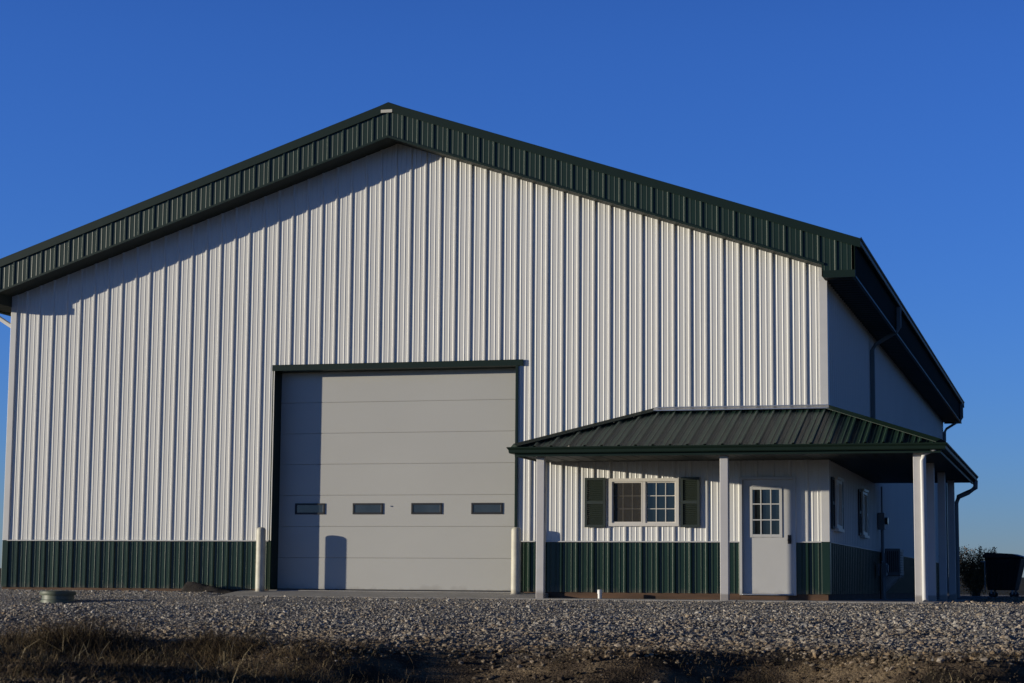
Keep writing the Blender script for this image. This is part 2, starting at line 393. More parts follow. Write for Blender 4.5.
def downspout(xe, y, xw, ztop, zknee, zbot, name_mat, out=.05):
    mb = MB()
    mb.tube([(xe, y, ztop), (xe, y, zknee+.06), (xe-(xe-xw)*.08, y, zknee-.02), (xw+(xe-xw)*.12, y, zknee-.30), (xw, y, zknee-.42), (xw, y, zbot)], .05, flat=(.10,.075))
    return mb.build('downspout', name_mat, B_, bevel=.012)
downspout(W+OH+.06, 7.7, W+.08, rake(W+OH)-.1, 5.72, 3.42, M['pipegrey'])
downspout(W+OH+.06, 31.75, W+.09, rake(W+OH)-.1, 5.72, 0, M['pipegrey'])
downspout(-OH-.06, .35, -.09, rake(-OH)-.1, 5.62, 0, M['trimwhite'])['label'] = 'white downspout elbow'
downspout(-OH-.06, 31.6, -.09, rake(-OH)-.1, 5.62, 0, M['trimwhite'])
MB().box((8.13,-OH-.042,9.145),(8.36,-OH-.036,9.205)).build('name_plate', M['plate'], B_, bevel=.002, label='small pale plate under the ridge')

# overhead door -----------------------------------------
mb = MB()
mb.box((DX0-.045,-.014,ZS),(DX0,.0,DZ1+.002)); mb.box((DX1,-.046,ZS),(DX1+.045,.0,DZ1+.002)); mb.box((DX0-.045,-.048,DZ1),(DX1+.14,0,DZ1+.115))
mb.box((DX0-.03,.002,ZS),(DX0,DD+.08,DZ1)); mb.box((DX1,.002,ZS),(DX1+.03,DD+.08,DZ1)); mb.box((DX0-.03,.002,DZ1+.002),(DX1+.03,DD+.08,DZ1+.03))
mb.build('door_opening_trim', M['greentrim'], B_)
gd = MB()
ZF = .012
nsec = 7; hs = (DZ1-.03)/nsec; zb = ZF+.022
for i in range(nsec):
    z0 = zb+i*hs; z1 = z0+hs-.003
    gd.prism([(DX0+.002,DD+.05,z0),(DX0+.002,DD+.004,z0),(DX0+.002,DD,z0+.008),(DX0+.002,DD,z1-.009),(DX0+.002,DD+.005,z1),(DX0+.002,DD+.05,z1)], (DX1-DX0-.004,0,0))
    for k in range(1, 4): pass
gdo = gd.build('overhead_door', M['gdoor'], B_, label='tall closed sectional door of seven pale panels')
MB().box((DX0+.002,DD+.006,ZF+.001),(DX1-.002,DD+.045,zb-.001)).build('bottom_seal', M['blackrub'], gdo)
for xa in (6.14, 7.335, 8.53, 9.735):
    xb = xa+.62; z0, z1 = 1.475, 1.69
    f = MB()
    f.box((xa,DD-.018,z0),(xb,DD+.0,z0+.035)); f.box((xa,DD-.018,z1-.035),(xb,DD,z1)); f.box((xa,DD-.018,z0+.035),(xa+.04,DD,z1-.035)); f.box((xb-.04,DD-.018,z0+.035),(xb,DD,z1-.035))
    fo = f.build('window', M['blackrub'], gdo, bevel=.004)
for xa in (6.14, 7.335, 8.53, 9.735): MB().box((xa+.04,DD-.007,1.51),(xa+.58,DD-.002,1.655)).build('pane', M['glassdim'], gdo)
MB().box((8.1,DD-.02,1.62),(8.12,DD,1.64)).build('lock_pin', M['steel'], gdo)

# entry door --------------------------------------------
fr = MB()
fr.box((EX0,-.045,-.005),(EX0+.05,.09,EZ1)); fr.box((EX1-.05,-.045,-.005),(EX1,.09,EZ1)); fr.box((EX0+.05,-.045,EZ1-.05),(EX1-.05,.09,EZ1))
dr = fr.build('door_frame', M['doorpaint'], B_, bevel=.004)
lx0, lx1, lz0, lz1 = EX0+.052, EX1-.052, .022, EZ1-.053
gx0, gx1, gz0, gz1 = 15.115, 15.715, 1.035, 1.955
yl = .03
lf = MB()
lf.box((lx0,yl,lz0),(gx0,yl+.045,lz1)); lf.box((gx1,yl,lz0),(lx1,yl+.045,lz1)); lf.box((gx0,yl,lz0),(gx1,yl+.045,gz0)); lf.box((gx0,yl,gz1),(gx1,yl+.045,lz1))
leaf = lf.build('door', M['doorpaint'], B_, label='white half glazed entry door')
mu = MB()
for i in range(4):
    x = gx0+.03+(gx1-gx0-.06)*i/3; w = .025 if i in (0,3) else .010
    mu.box((x-w,yl-.014,gz0),(x+w,yl+.02,gz1))
for i in range(4):
    z = gz0+.03+(gz1-gz0-.06)*i/3; w = .025 if i in (0,3) else .010
    xs = [gx0+.055, gx0+.03+(gx1-gx0-.06)/3-.010, gx0+.03+(gx1-gx0-.06)/3+.010, gx0+.03+(gx1-gx0-.06)*2/3-.010, gx0+.03+(gx1-gx0-.06)*2/3+.010, gx1-.055]
    for a, b in ((0,1),(2,3),(4,5)): mu.box((xs[a],yl-.013,z-w),(xs[b],yl+.02,z+w))
mu.build('window_frame', M['doorpaint'], leaf)
MB().box((gx0+.01,yl+.021,gz0+.01),(gx1-.01,yl+.028,gz1-.01)).build('pane', M['glass'], leaf)
h = MB(); hx = 15.84
h.box((hx-.033,yl-.008,.92),(hx+.033,yl,1.08)); h.tube([(hx,yl-.008,.985),(hx,yl-.055,.985)], .016); h.tube([(hx,yl-.05,.985),(hx,yl-.062,.985),(hx,yl-.085,.985),(hx,yl-.092,.985)], [.018,.028,.027,.012], n=16)
h.tube([(hx,yl-.008,1.05),(hx,yl-.03,1.05)], .022)
h.build('handle', M['bronze'], leaf, bevel=.003)
MB().box((EX0+.051,-.05,-.003),(EX1-.051,.09,.019)).build('threshold', M['steel'], B_, bevel=.004)

# windows -----------------------------------------------
def slider(O, U, N, x0, x1, z0, z1, two=True):
    O, U, N = Vector(O), Vector(U), Vector(N)
    def bx(mb, a0, a1, d0, d1, c0, c1):   # along U, out along N, z
        p = []
        for c in (c0, c1):
            for a, d in ((a0,d0),(a1,d0),(a1,d1),(a0,d1)): p.append(O+U*a+N*d+Vector((0,0,c)))
        mb.add(p, [(0,3,2,1),(4,5,6,7),(0,1,5,4),(1,2,6,5),(2,3,7,6),(3,0,4,7)])
    f = MB(); t = .06
    bx(f, x0,x1,-.05,.05,z0,z0+t); bx(f, x0,x1,-.05,.05,z1-t,z1); bx(f, x0,x0+t,-.05,.05,z0+t,z1-t); bx(f, x1-t,x1,-.05,.05,z0+t,z1-t)
    xm = (x0+x1)/2
    bx(f, xm-.028,xm+.028,-.045,.028,z0+t,z1-t)
    # sash rails
    s_ = .022
    for a0, a1, d in ((x0+t, xm-.028, .03), (xm+.028, x1-t, .012)):
        bx(f, a0,a1,-.03,d,z0+t,z0+t+s_); bx(f, a0,a1,-.03,d,z1-t-s_,z1-t); bx(f, a0,a0+s_,-.03,d,z0+t+s_,z1-t-s_); bx(f, a1-s_,a1,-.03,d,z0+t+s_,z1-t-s_)
    w = f.build('window', M['vinyl'], B_)
    g = MB()
    for n_, (a0, a1) in enumerate(((x0+t+s_, xm-.028-s_), (xm+.028+s_, x1-t-s_))):
        d0 = -.022
        for k in (1, 2):
            a = a0+(a1-a0)*k/3; bx(g, a-.007,a+.007,d0,d0+.012,z0+t+s_,z1-t-s_)
            c = z0+t+s_+(z1-z0-2*t-2*s_)*k/3
            for q in range(3):
                b0 = a0+(a1-a0)*q/3+(.0072 if q else 0); b1 = a0+(a1-a0)*(q+1)/3-(.0072 if q < 2 else 0)
                bx(g, b0,b1,d0,d0+.012,c-.007,c+.007)
    g.build('muntins', M['vinyl'], w)
    for a0, a1 in ((x0+t, xm-.028), (xm+.028, x1-t)):
        p_ = MB(); bx(p_, a0+.004,a1-.004,-.034,-.028,z0+t+.004,z1-t-.004); p_.build('pane', M['glass'], w)
    return w, bx
w, bx = slider((0,0,0),(1,0,0),(0,-1,0),WX0,WX1,WZ0,WZ1)
# insect screen over the left sash: a woven sheet, so fine strands are drawn as a fabric with open gaps
def screen_mat():
    m = mat('woven_screen', (.055,.047,.037), .9, var=.1, scale=30)
    nt = m.node_tree; N = nt.nodes; K = nt.links; b = N['Principled BSDF']; out = N['Material Output']
    tr = N.new('ShaderNodeBsdfTransparent'); mx = N.new('ShaderNodeMixShader'); mx.inputs[0].default_value = .42
    K.new(tr.outputs[0], mx.inputs[1]); K.new(b.outputs[0], mx.inputs[2]); K.new(mx.outputs[0], out.inputs['Surface']); return m
M['woven'] = screen_mat()
sc = MB(); xm = (WX0+WX1)/2; bx(sc, WX0+.083, xm-.051, .004, .007, WZ0+.083, WZ1-.083); sc.build('insect_screen', M['woven'], w)
for y in (.58, 5.20):
    w, _ = slider((W+.045,0,0),(0,1,0),(1,0,0),y,y+.9,1.22,2.11)
    MB().box((W+.0,y-.03,2.112),(W+.125,y+.93,2.16)).build('head', M['vinyl'], w); MB().box((W+.0,y-.03,1.165),(W+.125,y+.93,1.218)).build('sill', M['vinyl'], w)
def shutter(O, U, N, x0, x1, z0, z1, m, label=None):
    O, U, N = Vector(O), Vector(U), Vector(N); mb = MB()
    def bx(a0, a1, d0, d1, c0, c1):
        p = []
        for c in (c0, c1):
            for a, d in ((a0,d0),(a1,d0),(a1,d1),(a0,d1)): p.append(O+U*a+N*d+Vector((0,0,c)))
        mb.add(p, [(0,3,2,1),(4,5,6,7),(0,1,5,4),(1,2,6,5),(2,3,7,6),(3,0,4,7)])
    t = .045; a, b = .034, .066
    bx(x0,x1,a,b,z0,z0+t); bx(x0,x1,a,b,z1-t,z1); bx(x0,x0+t,a,b,z0+t,z1-t); bx(x1-t,x1,a,b,z0+t,z1-t)
    zm = (z0+z1)/2; bx(x0+t,x1-t,a,b,zm-.028,zm+.028)
    for c0, c1 in ((z0+t, zm-.028), (zm+.028, z1-t)):
        n = int((c1-c0)/.034); hh = (c1-c0)/n
        for k in range(n):
            zz = c0+k*hh
            q = [O+U*(x0+t)+N*d+Vector((0,0,zz+e)) for d, e in ((.036,hh*.98),(.058,.002),(.052,0),(.034,hh*.9))]
            mb.prism(q, U*(x1-x0-2*t))
    return mb.build('shutter', m, B_, label=label)
shutter((0,0,0),(1,0,0),(0,-1,0),12.055,12.45,1.215,2.13,M['shutter'],'dark green shutter left of the front window')
shutter((0,0,0),(1,0,0),(0,-1,0),13.86,14.215,1.215,2.13,M['shutter'],'dark green shutter right of the front window')
for y in (.58, 5.20):
    shutter((W,0,0),(0,1,0),(1,0,0),y-.40,y-.05,1.2,2.13,M['shutterdark']); shutter((W,0,0),(0,1,0),(1,0,0),y+.95,y+1.32,1.2,2.13,M['shutterdark'])

# porch ---------------------------------------------------
PR = bpy.data.objects.new('porch', None); C.objects.link(PR); PR.parent = B_
rise = PZ1-PZ0; pl_ = math.hypot(PQ, rise); cv, sv = PQ/pl_, rise/pl_
xh0, xh1 = PXL, W+PQ
mb = MB()     # front slope: s = x, h measured up the slope from the eave
ribbed(mb, (0,-PQ,PZ0), (1,0,0), (0,cv,sv), (0,-sv,cv), PXL, xh1, lambda s: 0, lambda s: max(0, min(pl_, (s-PXL)/cv, (xh1-s)/cv)), X0+.05, breaks=[PXL+PQ, W])
ribbed(mb, (W+PQ,0,PZ0), (0,1,0), (-cv,0,sv), (sv,0,cv), -PQ, PYE, lambda s: 0, lambda s: min(pl_, (s+PQ)/cv), .1, breaks=[0])
ribbed(mb, (PXL,0,PZ0), (0,-1,0), (cv,0,sv), (-sv,0,cv), .03, PQ, lambda s: 0, lambda s: (PQ-s)/cv, .1)
mb.build('porch_roof', M['roofgreen'], B_)
PR_parts = []
def capbar(a, b, w=.11, t=.035):
    mb = MB()
    a, b = Vector(a), Vector(b); d = (b-a).normalized(); u = d.cross(Vector((0,0,1))).normalized(); n = u.cross(d)
    mb.prism([a-u*w, a+n*t+Vector((0,0,.015)), a+u*w, a+u*w-n*.01, a-u*w-n*.01], b-a)
    mb.build('hip_cap', M['greentrim'], B_)
capbar((PXL-.01,-PQ-.01,PZ0+.015),(PXL+PQ,-.01,PZ1+.02)); capbar((xh1+.01,-PQ-.01,PZ0+.015),(W+.01,-.01,PZ1+.02))
mb = MB()
mb.prism([(PXL+PQ-.05,-.045,PZ1+.06),(PXL+PQ-.05,-.16,PZ1+.005),(PXL+PQ-.05,-.16,PZ1-.01),(PXL+PQ-.05,-.045,PZ1-.01)], (W-PXL-PQ+.1,0,0))
mb.box((PXL+PQ-.02,-.048,PZ1+.03),(W-.0,-.036,PZ1+.07))
mb.prism([(W+.045,-.05,PZ1+.06),(W+.16,-.05,PZ1+.005),(W+.16,-.05,PZ1-.01),(W+.045,-.05,PZ1-.01)], (0,PYE+.05,0))
mb.build('wall_flashing', M['steel'], B_)
# gutter round the porch and the eave board behind it
mb = MB()
pth = [(PXL, 0.0, PZ0-.003), (PXL, -PQ, PZ0-.003), (W+PQ, -PQ, PZ0-.003), (W+PQ, PYE, PZ0-.003)]
run(mb, [(PXL+.0, -.05, PZ0-.003)]+pth[1:], [(a, z) for a, z in GUT])
mb.build('gutter', M['greentrim'], B_)
mb = MB()
run(mb, [(PXL, -.05, PZ0-.01)]+[(a, b, PZ0-.01) for a, b, c in pth[1:]], [(-.002,0),(-.002,-.155),(-.03,-.155),(-.03,0)])
mb.build('eave_fascia', M['greentrim'], B_)
mb = MB()
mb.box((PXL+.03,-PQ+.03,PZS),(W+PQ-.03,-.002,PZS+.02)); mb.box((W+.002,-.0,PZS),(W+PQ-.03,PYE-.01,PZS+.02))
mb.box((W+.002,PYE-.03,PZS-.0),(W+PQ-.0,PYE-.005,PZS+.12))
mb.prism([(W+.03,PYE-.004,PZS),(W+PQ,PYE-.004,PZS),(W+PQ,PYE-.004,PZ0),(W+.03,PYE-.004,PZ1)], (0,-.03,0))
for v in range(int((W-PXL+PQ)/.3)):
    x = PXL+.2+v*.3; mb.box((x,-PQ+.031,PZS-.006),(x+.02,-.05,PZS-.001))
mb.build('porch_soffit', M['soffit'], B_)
bpy.data.objects.remove(PR)
def post(x, y, w=.145, d=.125):
    mb = MB(); mb.box((x-w/2,y-d/2,ZS-.02),(x+w/2,y+d/2,PZS-.001))
    o = mb.build('post', M['post'], B_, bevel=.008)
    return o
YP = -1.87
for x, y in ((11.70,YP),(14.985,YP),(18.28,YP),(18.27,1.2),(18.27,4.3),(18.27,7.3)): post(x, y)
mb = MB(); dx, dy = 18.375, YP-.115
mb.tube([(W+PQ-.09,-PQ+.0,PZS+.05),(dx+.02,dy,PZS-.03),(dx,dy,PZS-.16),(dx,dy,-.02),(dx+.01,dy-.03,-.07)], .05, n=10)
mb.build('downspout', M['trimwhite'], B_, label='white downspout on the front corner post', smooth=True)
mb = MB()
mb.tube([(W+PQ+.06,PYE-.25,PZ0-.1),(W+PQ+.06,PYE-.25,PZ0-.25),(W+PQ-.1,PYE-.25,PZ0-.36),(W+PQ-.3,PYE-.25,PZ0-.45),(W+PQ-.36,PYE-.25,PZ0-.6),(W+PQ-.36,PYE-.25,-.05)], .055, n=10)
mb.build('downspout', M['pipegrey'], B_, smooth=True)

# ------------------------------------------------------------------ terrain
def smooth(a, b, x):
    t = np.clip((x-a)/(b-a), 0, 1); return t*t*(3-2*t)
def vnoise(x, y, s, seed):
    x = np.asarray(x, float)*s; y = np.asarray(y, float)*s
    r = np.random.default_rng(seed); ph = r.uniform(0, 6.28, (6, 2)); an = r.uniform(0, 6.28, 6); fr_ = r.uniform(.6, 1.9, 6)
    o = 0
    for i in range(6): o = o + np.sin((x*math.cos(an[i])+y*math.sin(an[i]))*fr_[i]+ph[i,0])
    return o/6
def ground(x, y):
    x = np.asarray(x, float); y = np.asarray(y, float)
    z = -.115 + 0*x
    z = z - .42*smooth(-3.2, -15, y)*0
    z = z - .44*(1-smooth(-15, -3.0, y))
    edge = -15.6 + 1.6*vnoise(x, 0*y, .25, 3) + 1.1*vnoise(x, 0*y, 1.3, 4) + 1.6*smooth(7, -4, x)
    z = z - .42*(1-smooth(edge-1.8, edge, y))
    z = z + .30*(1-smooth(-22, -19.6, y))
    z = z - 1.0*(1-smooth(-32, -24, y))
    rough = smooth(-3, -6, y)
    z = z + (.035*vnoise(x, y, 1.1, 5) + .015*vnoise(x, y, 3.2, 6))*rough
    z = z + .075*smooth(5.6, 4.6, x)*smooth(-2.5, -.3, y)
    for o_, a_ in ((-4.6, .06), (-6.3, .06), (-9.4, -.05), (-11.0, -.05)):
        z = z - .022*np.exp(-((y-o_-a_*(x-9)-.3*np.sin(x*.35))/.28)**2)
    z = z + .40*np.exp(-((y+19)/2.2)**2)*smooth(15.5, 10.5, x)*(1+.55*vnoise(x, y, 1.3, 77)+.45*vnoise(x, y, 3.1, 78))
    d = np.hypot(x-8, y-8)
    far = smooth(90, 800, d)
    z = z + far*(5.2+1.2*vnoise(x, y, .004, 9)) - smooth(850, 1600, d)*8
    z = z + .15*vnoise(x, y, .12, 12)*smooth(40, 70, d)
    return z
def axis(lo, hi, f0, f1, step):
    a = list(np.arange(f0, f1+1e-6, step)); s = step; x = f1
    while x < hi: s *= 1.22; x += s; a.append(x)
    s = step; x = f0
    while x > lo: s *= 1.22; x -= s; a.insert(0, x)
    return np.array(a)
gx = axis(-2500, 2500, -6, 26, .16); gy = axis(-1500, 2600, -25, -2.4, .12)
X, Y = np.meshgrid(gx, gy); Z = ground(X, Y)
fine = (X > -7) & (X < 27) & (Y < -2.4) & (Y > -26)
Z = Z + fine*rng.normal(0, .008, Z.shape)
nx, ny = len(gx), len(gy)
V_ = np.stack([X.ravel(), Y.ravel(), Z.ravel()], 1)
idx = np.arange(nx*ny).reshape(ny, nx)
F_ = np.stack([idx[:-1,:-1].ravel(), idx[:-1,1:].ravel(), idx[1:,1:].ravel(), idx[1:,:-1].ravel()], 1)
def npmesh(name, V, F, m, sm=False):
    me = bpy.data.meshes.new(name); me.vertices.add(len(V)); me.vertices.foreach_set('co', np.asarray(V, np.float32).ravel())
    k = F.shape[1]; me.loops.add(F.size); me.loops.foreach_set('vertex_index', F.astype(np.int32).ravel())
    me.polygons.add(len(F)); me.polygons.foreach_set('loop_start', np.arange(0, F.size, k, dtype=np.int32))
    me.polygons.foreach_set('use_smooth', np.full(len(F), sm)); me.update(calc_edges=True); me.materials.append(m)
    o = bpy.data.objects.new(name, me); C.objects.link(o); return o
npmesh('ground', V_, F_, M['ground'], True)['kind'] = 'structure'

# concrete: porch slab and apron before the overhead door
mb = MB()
mb.box((PXL+.1,-2.12,-.3),(W+2.0,.01,ZS)); mb.box((W+.001-.05,.0105,-.3),(W+2.0,PYE+.3,ZS))
tag(mb.build('pavement', M['concrete'], None, bevel=.012), kind='structure')
mb = MB(); xa_, xb_ = DX0-.6, PXL+.08
mb.prism([(xa_,-1.15,-.3),(xa_,-1.15,-.10),(xa_,-.02,.0),(xa_,-.02,-.3)], (xb_-xa_,0,0)); mb.box((DX0-.028,-.019,-.3),(DX1+.028,DD+.4,ZF))
tag(mb.build('pavement', M['concrete'], None, bevel=.012), kind='structure')

# ------------------------------------------------------------------ gravel stones
def rocks(name, n, area, size, m, dens=None):
    # 12-sided chipped stones: a jittered icosahedron each
    t = (1+5**.5)/2
    ico = np.array([(-1,t,0),(1,t,0),(-1,-t,0),(1,-t,0),(0,-1,t),(0,1,t),(0,-1,-t),(0,1,-t),(t,0,-1),(t,0,1),(-t,0,-1),(-t,0,1)])/1.9
    fc = np.array([(0,11,5),(0,5,1),(0,1,7),(0,7,10),(0,10,11),(1,5,9),(5,11,4),(11,10,2),(10,7,6),(7,1,8),(3,9,4),(3,4,2),(3,2,6),(3,6,8),(3,8,9),(4,9,5),(2,4,11),(6,2,10),(8,6,7),(9,8,1)])
    x = rng.uniform(area[0], area[1], n); y = rng.uniform(area[2], area[3], n)
    if dens is not None:
        k = rng.uniform(0, 1, n) < dens(x, y); x = x[k]; y = y[k]; n = len(x)
    s = size[0]*np.exp(rng.normal(0, size[1], n))*(1 if len(size) < 3 else size[2](x, y)); s = np.clip(s, .004, .05)
    sc_ = s[:,None]*np.stack([rng.uniform(.75,1.25,n), rng.uniform(.6,1.1,n), rng.uniform(.35,.70,n)], 1)
    v = ico[None]*(1+rng.uniform(-.22,.22,(n,12,1)))+rng.uniform(-.12,.12,(n,12,3))
    v = v*sc_[:,None,:]
    a = rng.uniform(0, 6.283, n); ca, sa = np.cos(a)[:,None], np.sin(a)[:,None]
    tl = rng.normal(0, .35, n); ct, st = np.cos(tl)[:,None], np.sin(tl)[:,None]
    yy = v[:,:,1]*ct-v[:,:,2]*st; zz = v[:,:,1]*st+v[:,:,2]*ct
    xx = v[:,:,0]*ca-yy*sa; yy2 = v[:,:,0]*sa+yy*ca
    V = np.stack([xx+x[:,None], yy2+y[:,None], zz+(ground(x, y)+sc_[:,2]*.35)[:,None]], 2).reshape(-1,3)
    F = (fc[None]+(np.arange(n)*12)[:,None,None]).reshape(-1,3)
    o = npmesh(name, V, F, m); o['kind'] = 'stuff'; return o
inview = lambda x, y: ((x > 20.9-(y+36.5)*.60-.6) & (x < 20.9-(y+36.5)*.02+.8))
def clear(x, y):
    a = ~((x > PXL+.05) & (x < W+2.05) & (y > -2.2)); b = ~((x > DX0-.75) & (x < PXL+.1) & (y > -1.2)); return a & b & (y < -.02)
rocks('gravel', 380000, (-3, 22, -16.5, -.05), (.0135, .50, lambda x, y: .58+.55*smooth(-4, -13, y)+.15*vnoise(x, y, .5, 8)), M['stone'], lambda x, y: inview(x, y)*clear(x, y)*(.75+.25*vnoise(x, y, .8, 21))*(rng.uniform(-.9,.5,len(x)) + y > -15.7+1.4*vnoise(x, 0*y, .25, 3)+1.1*vnoise(x, 0*y, 1.3, 4)+1.0*smooth(13,8,x)))
rocks('large_gravel', 15000, (-1, 22, -16.6, -6), (.023, .36), M['stonetan'], lambda x, y: inview(x, y)*(smooth(-7, -14, y)*.9)*(rng.uniform(-1.6,.3,len(x)) + y > -16.2+1.4*vnoise(x, 0*y, .25, 3)+1.1*vnoise(x, 0*y, 1.3, 4)+1.0*smooth(13,8,x)))
M['clod'] = mat('soil_clod', (0,0,0), .95, var=.3, scale=30, bump=.003, bscale=80, spec=.1, island=[(.04,.03,.02), (.09,.065,.045), (.06,.05,.035), (.16,.12,.08), (.22,.18,.13)])
rocks('soil_clods', 60000, (8, 23, -25, -14.6), (.012, .6), M['clod'], lambda x, y: inview(x, y)*np.clip(.5+.9*vnoise(x, y, 1.4, 91), 0, 1))
rocks('side_gravel', 5000, (W+2.1, 24, -2.5, 30), (.028, .4), M['stonetan'])

# ------------------------------------------------------------------ dead grass and weeds
def blades(name, x, y, hgt, width, m, lean=.35, curl=.5, base=None):
    n = len(x); k = 4
    a = rng.uniform(0, 6.283, n); l = np.abs(rng.normal(0, lean, n)); d = np.stack([np.cos(a), np.sin(a)], 1)
    b = a+rng.uniform(.8, 2.3, n); wv = np.stack([np.cos(b), np.sin(b)], 1)*width[:,None]/2
    z0 = ground(x, y)-.01 if base is None else base
    V = np.empty((n, 2*k+1, 3))
    for i in range(k+1):
        t = i/k; ang = l+curl*rng.uniform(.5,1.5,n)*t
        out = hgt*t*np.sin(ang); up = hgt*t*np.cos(ang*.9)
        px = x+d[:,0]*out; py = y+d[:,1]*out; pz = z0+up; w_ = (1-t)**.7
        if i < k:
            V[:,2*i] = np.stack([px-wv[:,0]*w_, py-wv[:,1]*w_, pz], 1); V[:,2*i+1] = np.stack([px+wv[:,0]*w_, py+wv[:,1]*w_, pz], 1)
        else: V[:,2*k] = np.stack([px, py, pz], 1)
    f = []
    for i in range(k-1): f += [(2*i, 2*i+1, 2*i+3), (2*i, 2*i+3, 2*i+2)]
    f += [(2*k-2, 2*k-1, 2*k)]
    f = np.array(f); F = (f[None]+(np.arange(n)*(2*k+1))[:,None,None]).reshape(-1,3)
    o = npmesh(name, V.reshape(-1,3), F, m); o['kind'] = 'stuff'; return o
def scatter(n, area, dens):
    x = rng.uniform(area[0], area[1], n); y = rng.uniform(area[2], area[3], n); k = rng.uniform(0,1,n) < dens(x, y); return x[k], y[k]
# the soil bank below the gravel, thicker to the left
x, y = scatter(160000, (0, 22, -24.5, -14.2), lambda x, y: inview(x, y)*(y < -15.3+1.6*vnoise(x, 0*y, .25, 3)+2.0*smooth(9,-1,x))*(.15+.85*np.clip(vnoise(x, y, 1.6, 31)*1.5+.35, 0, 1)))
blades('grass', x, y, .05+.13*rng.uniform(0,1,len(x))**2*(1+1.0*smooth(12,6,x)), rng.uniform(.003,.008,len(x)), M['grass'], .7, .7)
# weed clumps at the left
cx = []; cy = []; ch = []
for i in range(520):
    u = rng.uniform(-1.6, 1); u = abs(u)**1.4*(1 if u > 0 else -1); yy = rng.uniform(-21.5, -15.5)
    xl = 20.9-(yy+36.5)*.56; xx = xl+u*4.6 - .3
    n = int(rng.integers(30, 110)); r = rng.uniform(.05, .3)
    cx.append(rng.normal(xx, r, n)); cy.append(rng.normal(yy, r, n)); ch.append(rng.uniform(.5,1,n)*(rng.uniform(.10,.30) if rng.uniform() < .85 else rng.uniform(.3,.5))*(1-.35*u if u > 0 else .85))
cx, cy, ch = map(np.concatenate, (cx, cy, ch))
blades('weeds', cx, cy, ch, rng.uniform(.003,.008,len(cx)), M['grass'], .6, .9)

# a few dense tangles standing up against the gravel
ux = []; uy = []; uh = []
for px_, yy, hh, n, r in ((8,-16.6,.40,500,.30),(34,-16.2,.34,420,.26),(70,-15.6,.36,600,.26),(100,-15.4,.40,700,.30),(128,-16.0,.26,420,.24),(165,-16.6,.30,380,.22),(212,-15.4,.30,420,.16),(236,-15.8,.36,460,.18),(285,-17.2,.22,300,.2),(345,-17.6,.2,260,.2)):
    n = int(n*1.7)
    tx = math.tan(-.2749+math.atan((px_-512)/2012.8)); cx_ = 20.9+tx*(yy+36.5)
    ux.append(rng.normal(cx_, r, n)); uy.append(rng.normal(yy, r*1.2, n)); uh.append(hh*1.55*rng.uniform(.25, 1, n))
ux, uy, uh = map(np.concatenate, (ux, uy, uh))
blades('weed_tangle', ux, uy, uh, rng.uniform(.003,.008,len(ux)), M['grass'], .75, 1.2)
# long arching stalks among the weeds
n = 420; yy = rng.uniform(-21.0, -15.8, n); xx = 20.9-(yy+36.5)*.575+rng.uniform(-1.5, 1, n)**1*3.6
M['straw'] = mat('bleached_stalk', (.34, .27, .15), .8, var=.3, scale=3)
blades('stalks', xx, yy, rng.uniform(.25, .62, n), rng.uniform(.005,.010,n), M['straw'], .55, 1.3)
x, y = scatter(26000, (12, 22, -24.5, -16.2), lambda x, y: inview(x, y)*np.clip(vnoise(x, y, 1.1, 55)*2.2-.1, 0, 1))
blades('straw_tufts', x, y, rng.uniform(.04,.13,len(x)), rng.uniform(.003,.007,len(x)), M['straw'], .8, .7)

# ------------------------------------------------------------------ things around the building
def bollard(x, y, label):
    t = thing('bollard', label, 'bollard', (x,y,-.03), 'bollards guarding the overhead door')
    H = 1.24; r = .090
    MB().lathe([(r,-.05),(r,H-.075),(r*.985,H-.05),(r*.9,H-.03),(r*.7,H-.012),(r*.4,H-.002),(.004,H)], (0,0,0), 28).build('pipe', M['bollard'], t, smooth=True)
    MB().lathe([(r+.02,0),(r+.02,.006),(r+.003,.014)], (0,0,0), 28).build('collar', M['concrete'], t, smooth=True)
bollard(5.68, -.23, 'cream round topped bollard at the left edge of the overhead door')
bollard(10.80, -.27, 'cream round topped bollard between the overhead door and the porch post')

LX, LY = 4.49, -6.0
t = thing('riser_lid', 'low green plastic tank riser with flat lid in the gravel at far left', 'tank lid', (LX,LY,float(ground(LX,LY))))
MB().lathe([(.28,-.05),(.28,.02),(.265,.03),(.265,.10),(.28,.105)], (0,0,0), 32).build('riser', M['lidgreen'], t, smooth=True)
MB().lathe([(.295,.106),(.30,.118),(.30,.16),(.285,.172),(.16,.182),(.01,.184)], (0,0,0), 32).build('lid', M['lidgreen'], t, smooth=True)
t = thing('cleanout_pipe', 'short white cleanout pipe with cap before the green wainscot', 'pipe', (12.42,-.36,ZS))
MB().lathe([(.038,0),(.038,.10)], (0,0,0), 20).build('pipe', M['pipe'], t, smooth=True)
MB().lathe([(.046,.085),(.046,.15),(.040,.16),(.02,.163)], (0,0,0), 20).build('cap', M['pipe'], t, smooth=True)

# low heap against the wall, very dark all over
def heap():
    nx_, ny_ = 40, 16; V = []; 
    for j in range(ny_):
        for i in range(nx_):
            u = i/(nx_-1); v = j/(ny_-1); x = 4.1+u*1.5; y = -.62+v*.56
            h = .30*(min(1, u/.08) if u < .08 else (1-((u-.08)/.92)**1.1))*math.sin(math.pi*min(1, max(0, v*.85+.08)))
            h += .014*float(vnoise(x, y, 22, 41)); V.append((x, y, -.13+max(0, h)))
    F = [(j*nx_+i, j*nx_+i+1, (j+1)*nx_+i+1, (j+1)*nx_+i) for j in range(ny_-1) for i in range(nx_-1)]
    mb = MB(); mb.add(V, F); return mb
M['heapdark'] = mat('dark_heap_surface', (.035,.028,.022), .95, var=.4, scale=12, bump=.01, bscale=60)
tag(heap().build('dark_heap', M['heapdark'], None, smooth=True), 'low dark heap against the green wainscot', 'heap')

